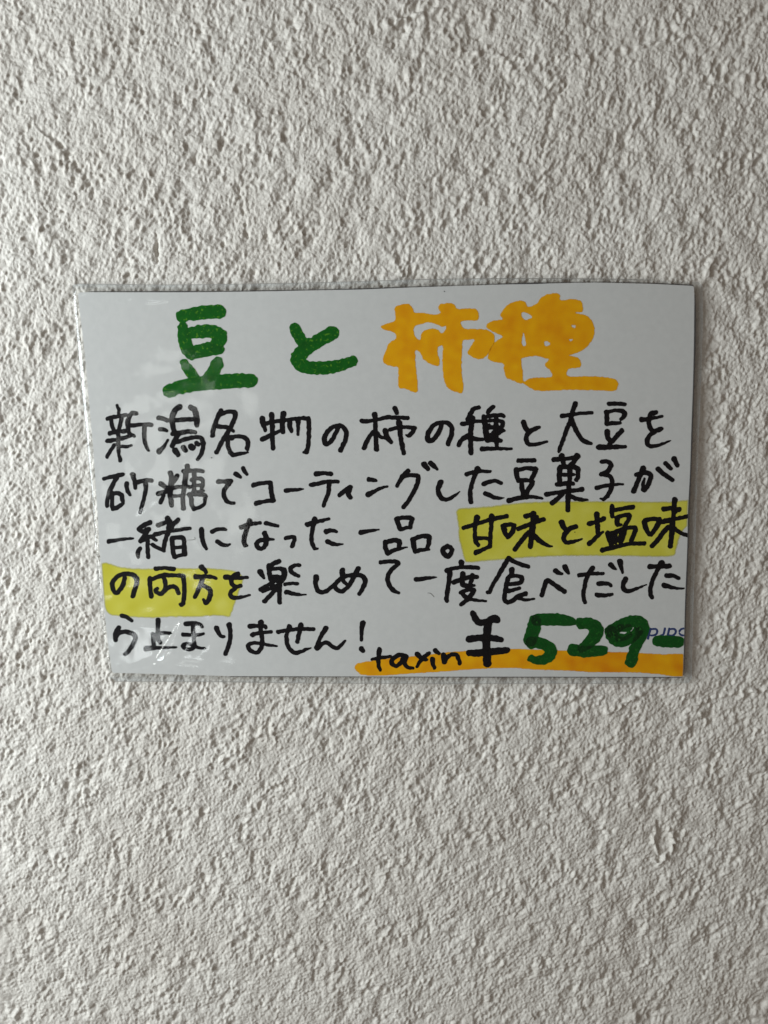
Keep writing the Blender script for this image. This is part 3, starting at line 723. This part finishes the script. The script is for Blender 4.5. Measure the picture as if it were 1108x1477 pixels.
# green marker
G = 0.030
write('kanji', 'T 220 420 6.156 260,222,54 400,195,60 590,180,62 / 268,320,46 285,430,56 310,510,60 348,560,54 / 330,372,50 420,360,60 520,357,60 595,400,68 575,460,62 560,500,52 / 350,550,56 430,530,64 520,512,60 592,520,46 / '
      '280,635,38 320,700,48 375,765,44 / 575,640,56 535,720,56 480,780,44 / 150,885,60 260,850,62 400,825,64 600,805,66 760,795,66 872,795,62', M_GREEN, G, 1.0, 'thick green kanji for bean at the start of the title', wob=0.4, ov=0.35)
write('kana', 'T 400 440 7.914 200,265,64 250,370,66 300,450,56 / 625,320,82 500,390,78 380,460,80 280,540,84 228,620,80 290,695,76 420,718,78 600,710,74 760,675,68 858,640,62', M_GREEN, G, 1.0, 'thick green kana in the title', wob=0.4, ov=0.35)
write('digit', 'T 745 880 7.914 235,110,72 400,105,72 570,120,62 645,135,44 / 215,120,70 190,230,80 155,345,78 / 170,370,70 260,375,66 350,410,66 395,475,70 350,545,62 250,575,50 165,552,44', M_GREEN_DEEP, G, 1.0, 'green digit 5', wob=0.4)
write('digit', 'T 745 880 7.914 735,150,64 830,155,70 905,210,82 900,290,80 820,380,66 740,440,50 / 650,455,72 780,475,66 900,465,64 985,460,58', M_GREEN_DEEP, G + .004, 1.0, 'green digit 2', wob=0.4)
write('digit', 'T 865 880 7.914 130,245,74 220,180,64 320,135,62 420,130,72 485,190,82 470,290,72 420,400,64 380,500,62 360,588,72 / 130,250,76 175,335,72 260,365,58 370,315,60 440,240,60 / 235,205,46 330,200,44 / 215,318,44 300,305,38 345,275,34', M_GREEN_DEEP, G, 1.0, 'green digit 9', wob=0.4)
write('dash_mark', 'T 865 880 7.914 660,352,62 760,358,68 900,362,66', M_GREEN_DEEP, G + .004, 1.0, 'short green dash after the price', wob=0.4)

# orange marker (outlines with holes)
OVERLAPS = [(582, 447, 15, .7), (563, 472, 12, .5), (590, 497, 16, .55), (600, 508, 10, .3), (653, 480, 15, .6), (645, 452, 12, .35), (628, 496, 11, .35), (690, 484, 9, .25),
            (733, 468, 17, .7), (748, 455, 12, .35), (738, 508, 15, .45), (762, 492, 10, .3), (794, 448, 17, .55), (800, 472, 15, .6), (812, 490, 16, .5), (838, 478, 12, .35),
            (784, 475, 10, .5), (808, 515, 12, .5), (776, 550, 17, .35), (810, 548, 11, .4), (838, 500, 9, .3)]
def layers_title(X, Y, F):
    n = band_noise(1024, 1024, 26, .6, 90)[:X.shape[0], :X.shape[1]]
    lay = 1.0 + 0.13 * n
    for x, y, r, a in OVERLAPS:
        lay = lay + 0.8 * a * np.exp(-(((X - x) ** 2 + (Y - y) ** 2) / r ** 2) ** 1.3)
    return lay
fill('kanji', 'T 540 420 6.156 55,315 110,285 185,255 178,165 200,130 290,110 340,150 360,190 430,190 510,205 585,195 565,150 585,115 660,103 715,120 740,155 850,150 915,168 930,220 915,262 850,262 770,272 800,330 880,332 990,340 1050,370 1070,410 1060,470 1005,565 950,605 890,595 825,550 850,500 885,435 840,432 790,440 782,500 775,640 782,760 793,850 780,905 750,905 690,885 640,845 615,770 602,640 605,490 570,500 562,545 580,600 578,655 550,665 480,640 430,600 405,545 365,535 372,680 388,860 375,900 340,895 280,870 215,855 212,760 208,680 165,670 90,645 75,600 100,530 130,460 185,425 188,385 150,360 90,345 / '
     '358,315 430,290 490,278 560,300 600,318 635,310 625,350 595,372 560,340 510,330 450,345 415,380 405,430 375,415 355,370', M_ORANGE, 0.016, 1.0, 'thick orange kanji for persimmon', soft=0.5, layers=layers_title)
fill('kanji', 'T 700 420 5.54 10,270 60,235 135,225 118,195 140,150 190,100 270,75 320,85 345,125 415,95 440,55 500,22 570,15 600,35 605,70 690,62 760,75 778,110 778,165 720,172 800,190 850,230 875,300 870,360 835,420 790,465 720,500 672,512 735,530 765,560 762,605 720,615 665,625 662,678 800,678 920,682 1030,700 1062,730 1055,780 1020,800 900,795 700,790 560,795 420,797 350,770 303,738 280,740 220,715 165,690 148,620 142,580 80,570 25,545 20,510 50,440 90,395 138,362 80,335 20,300 / '
     '294,538 350,525 400,518 460,532 508,545 475,580 485,610 515,632 530,682 430,688 350,698 308,722 300,640 290,580 / 290,178 330,175 375,205 340,225 305,220 / 303,335 315,370 325,430 295,425 / 470,408 490,400 520,420 500,436 478,432 / 690,270 720,278 712,292 695,288 / 672,385 698,385 690,397 678,396',
     M_ORANGE, 0.016, 1.0, 'thick orange kanji for seed', soft=0.5, layers=layers_title)
def layers_under(X, Y, F):
    n = band_noise(1024, 1024, 30, .6, 91)[:X.shape[0], :X.shape[1]]
    return 1.1 + 0.25 * n + 0.9 * np.exp(-((X - 870) / 55.0) ** 2) + 0.5 * np.exp(-((X - 985) / 12.0) ** 2)
fill('underline_stroke', '511.4,963.6 514.7,957 521,955.5 530,953.8 560,949.5 591,946.8 622,943.6 648,940.4 664,939.3 700,937.2 736,935.8 775,936.6 806,937.8 850,939.4 885,940.2 903,940.4 926,941.8 955,943.5 990,945.2 992,976 984.4,976 970,975.6 953.5,973.2 930,971 903,970.2 865,969.8 852,969.8 825,968 802,967 770,966 745,963.6 736,963.6 704.5,964.4 670,966.5 635,969.2 600,971.2 555.5,974.4 524,974 516.4,969.8',
     M_ORANGE, 0.012, 1.2, 'long orange marker underline below the price', soft=0.6, layers=layers_under, wob=0.15)
# yellow highlighter
def layers_yel(x0):
    def f(X, Y, F):
        n = band_noise(1024, 1024, 34, .6, 92)[:X.shape[0], :X.shape[1]]
        return 1.0 + 0.25 * n + 0.55 * np.exp(-((X - x0 - 8) / 14.0) ** 2) + 0.12 * np.clip(1 + F / 5.0, 0, 1)
    return f
fill('highlighter_stroke', '657.5,741 659,735.5 663,732.6 675,731.8 705,729.8 727,727 749,724.6 778,723 806,722.6 845,722.2 876,722.4 908,722.6 940,723 967,722.8 1000,723 1000,756 991.4,760 983.5,770 980,779 976.5,792 972,802 950,803.8 910,803 870,802.4 830,802.6 795,803.2 760,805 725,808 700,810 674,812 669,806 664.5,790 661,775 660.2,757',
     M_YELLOW, 0.007, 1.3, wob=0.2, label= 'yellow highlighter band on the third text row', soft=3.0, layers=layers_yel(658))
fill('highlighter_stroke', '140,816 147,811.8 152.6,811 160,812.6 166,814.4 174,817.2 195.5,819.2 222,819.2 250,818.6 277.7,819 300,818.6 323,820.4 339.5,823.2 350,830 351,840 346.5,852 339.5,871 336,882 331.7,890.2 316.6,888.8 300,889.4 285,890.5 252,890.5 221,891.8 195.5,891.2 170,889.2 158,887.2 152.2,880 149.5,870 147,852 144,835',
     M_YELLOW, 0.007, 1.3, wob=0.2, label= 'yellow highlighter band on the fourth text row', soft=3.0, layers=layers_yel(146))
# the printed mark in the corner, upside down
write('printed_letter', 'T 865 880 7.914 580,215,14 565,270,14 552,325,14 / 585,218,12 640,216,12 658,240,13 645,275,12 605,290,12 570,285,10', M_NAVY, 0.004, 0.5, wob=0.05)
write('printed_letter', 'T 865 880 7.914 745,210,13 737,250,13 726,278,12 700,288,11', M_NAVY, 0.004, 0.5, wob=0.05)
write('printed_letter', 'T 865 880 7.914 795,212,13 785,255,13 775,300,13 / 800,217,11 850,216,12 870,240,13 858,272,12 830,290,12 790,288,10', M_NAVY, 0.004, 0.5, wob=0.05)
write('printed_letter', 'T 865 880 7.914 985,208,11 935,216,12 912,240,13 / 908,262,9 930,285,12 985,290,12', M_NAVY, 0.004, 0.5, wob=0.05)
# specks and fibres caught under the film
write('fibre', 'T 565 802 7.914 412,422,3 440,425,4 462,442,4 485,468,3', M_GREY, 0.02, 0.4, wob=0)
write('fibre', 'T 145 730 7.914 995,388,3 1040,386,4 1078,378,4 1074,355,3', M_GREY, 0.02, 0.4, wob=0)
write('ink_speck', '305.3,660.2,0.8', M_BLACK, 0.02, 0.4, wob=0)
write('ink_speck', '641,420.3,0.7', M_BLACK, 0.02, 0.4, wob=0)
write('ink_speck', '829,767.5,0.7', M_BLACK, 0.02, 0.4, wob=0)
print('tris', sum(sum(len(p.vertices) - 2 for p in o.data.polygons) for o in bpy.data.objects if o.type == 'MESH' and o.name != 'wall'))
# the sealed film: dark strips painting the shade in the gap by the paper, and the cut edge of the film
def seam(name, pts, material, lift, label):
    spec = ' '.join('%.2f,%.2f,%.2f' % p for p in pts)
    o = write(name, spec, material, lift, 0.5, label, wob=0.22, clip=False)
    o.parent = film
seam('gap_shade', [(128, 420.6, .5), (200, 420.7, .7), (265, 420.6, .9), (300, 420.5, .6), (400, 419.1, .7), (460, 417.9, .5), (520, 416.7, .8), (600, 413.6, .5), (680, 411.0, .3), (720, 409.7, .6),
                 (770, 408.6, 1.1), (800, 407.9, .6), (860, 406.8, .4), (940, 408.6, .6), (1000, 411.6, .7)], M_GAP_SHADE, 0.02, 'thin painted shade of the air gap along the top of the paper')
seam('gap_shade', [(1002.3, 425, .5), (1002.6, 450, 1.1), (1002.1, 500, 1.2), (1000.4, 560, .9), (998.4, 620, 1.1), (996.3, 680, .9), (993.8, 735, 1.2),
                 (992.2, 790, .8), (990.3, 840, 1.0), (988.8, 880, .9), (987.4, 930, .7), (986.2, 974, .5)], M_GAP_SHADE, 0.02, 'painted shade of the air gap along the right side of the paper')
seam('gap_shade', [(330, 975.9, .4), (400, 976.1, .5), (500, 976.3, .4), (650, 976.7, .5), (800, 976.7, .5), (900, 976.9, .5), (984, 977, .5)], M_GAP_SHADE, 0.02, 'thin painted shade of the air gap along the bottom of the paper')
seam('film_edge', [(166, 982.6, .5), (240, 983.2, .4), (330, 983.6, .5), (400, 984.9, .4), (500, 985.6, .4), (650, 986.4, .4), (800, 985.9, .3), (900, 986.2, .4)], M_EDGE, -0.12, 'cut lower edge of the film')
seam('film_edge', [(112, 409.4, .4), (180, 410.3, .5), (250, 410.8, .4), (400, 408.8, .4), (520, 405.8, .4), (600, 403.4, .5), (720, 401.8, .5), (860, 402.3, .5), (940, 403.8, .4)], M_EDGE, -0.12, 'cut upper edge of the film')
seam('film_edge', [(110.3, 470, .4), (115.8, 538, .5), (123.3, 610, .4), (128.8, 670, .5), (133.3, 710, .5), (137.3, 770, .4)], M_EDGE, -0.12, 'cut left edge of the film')
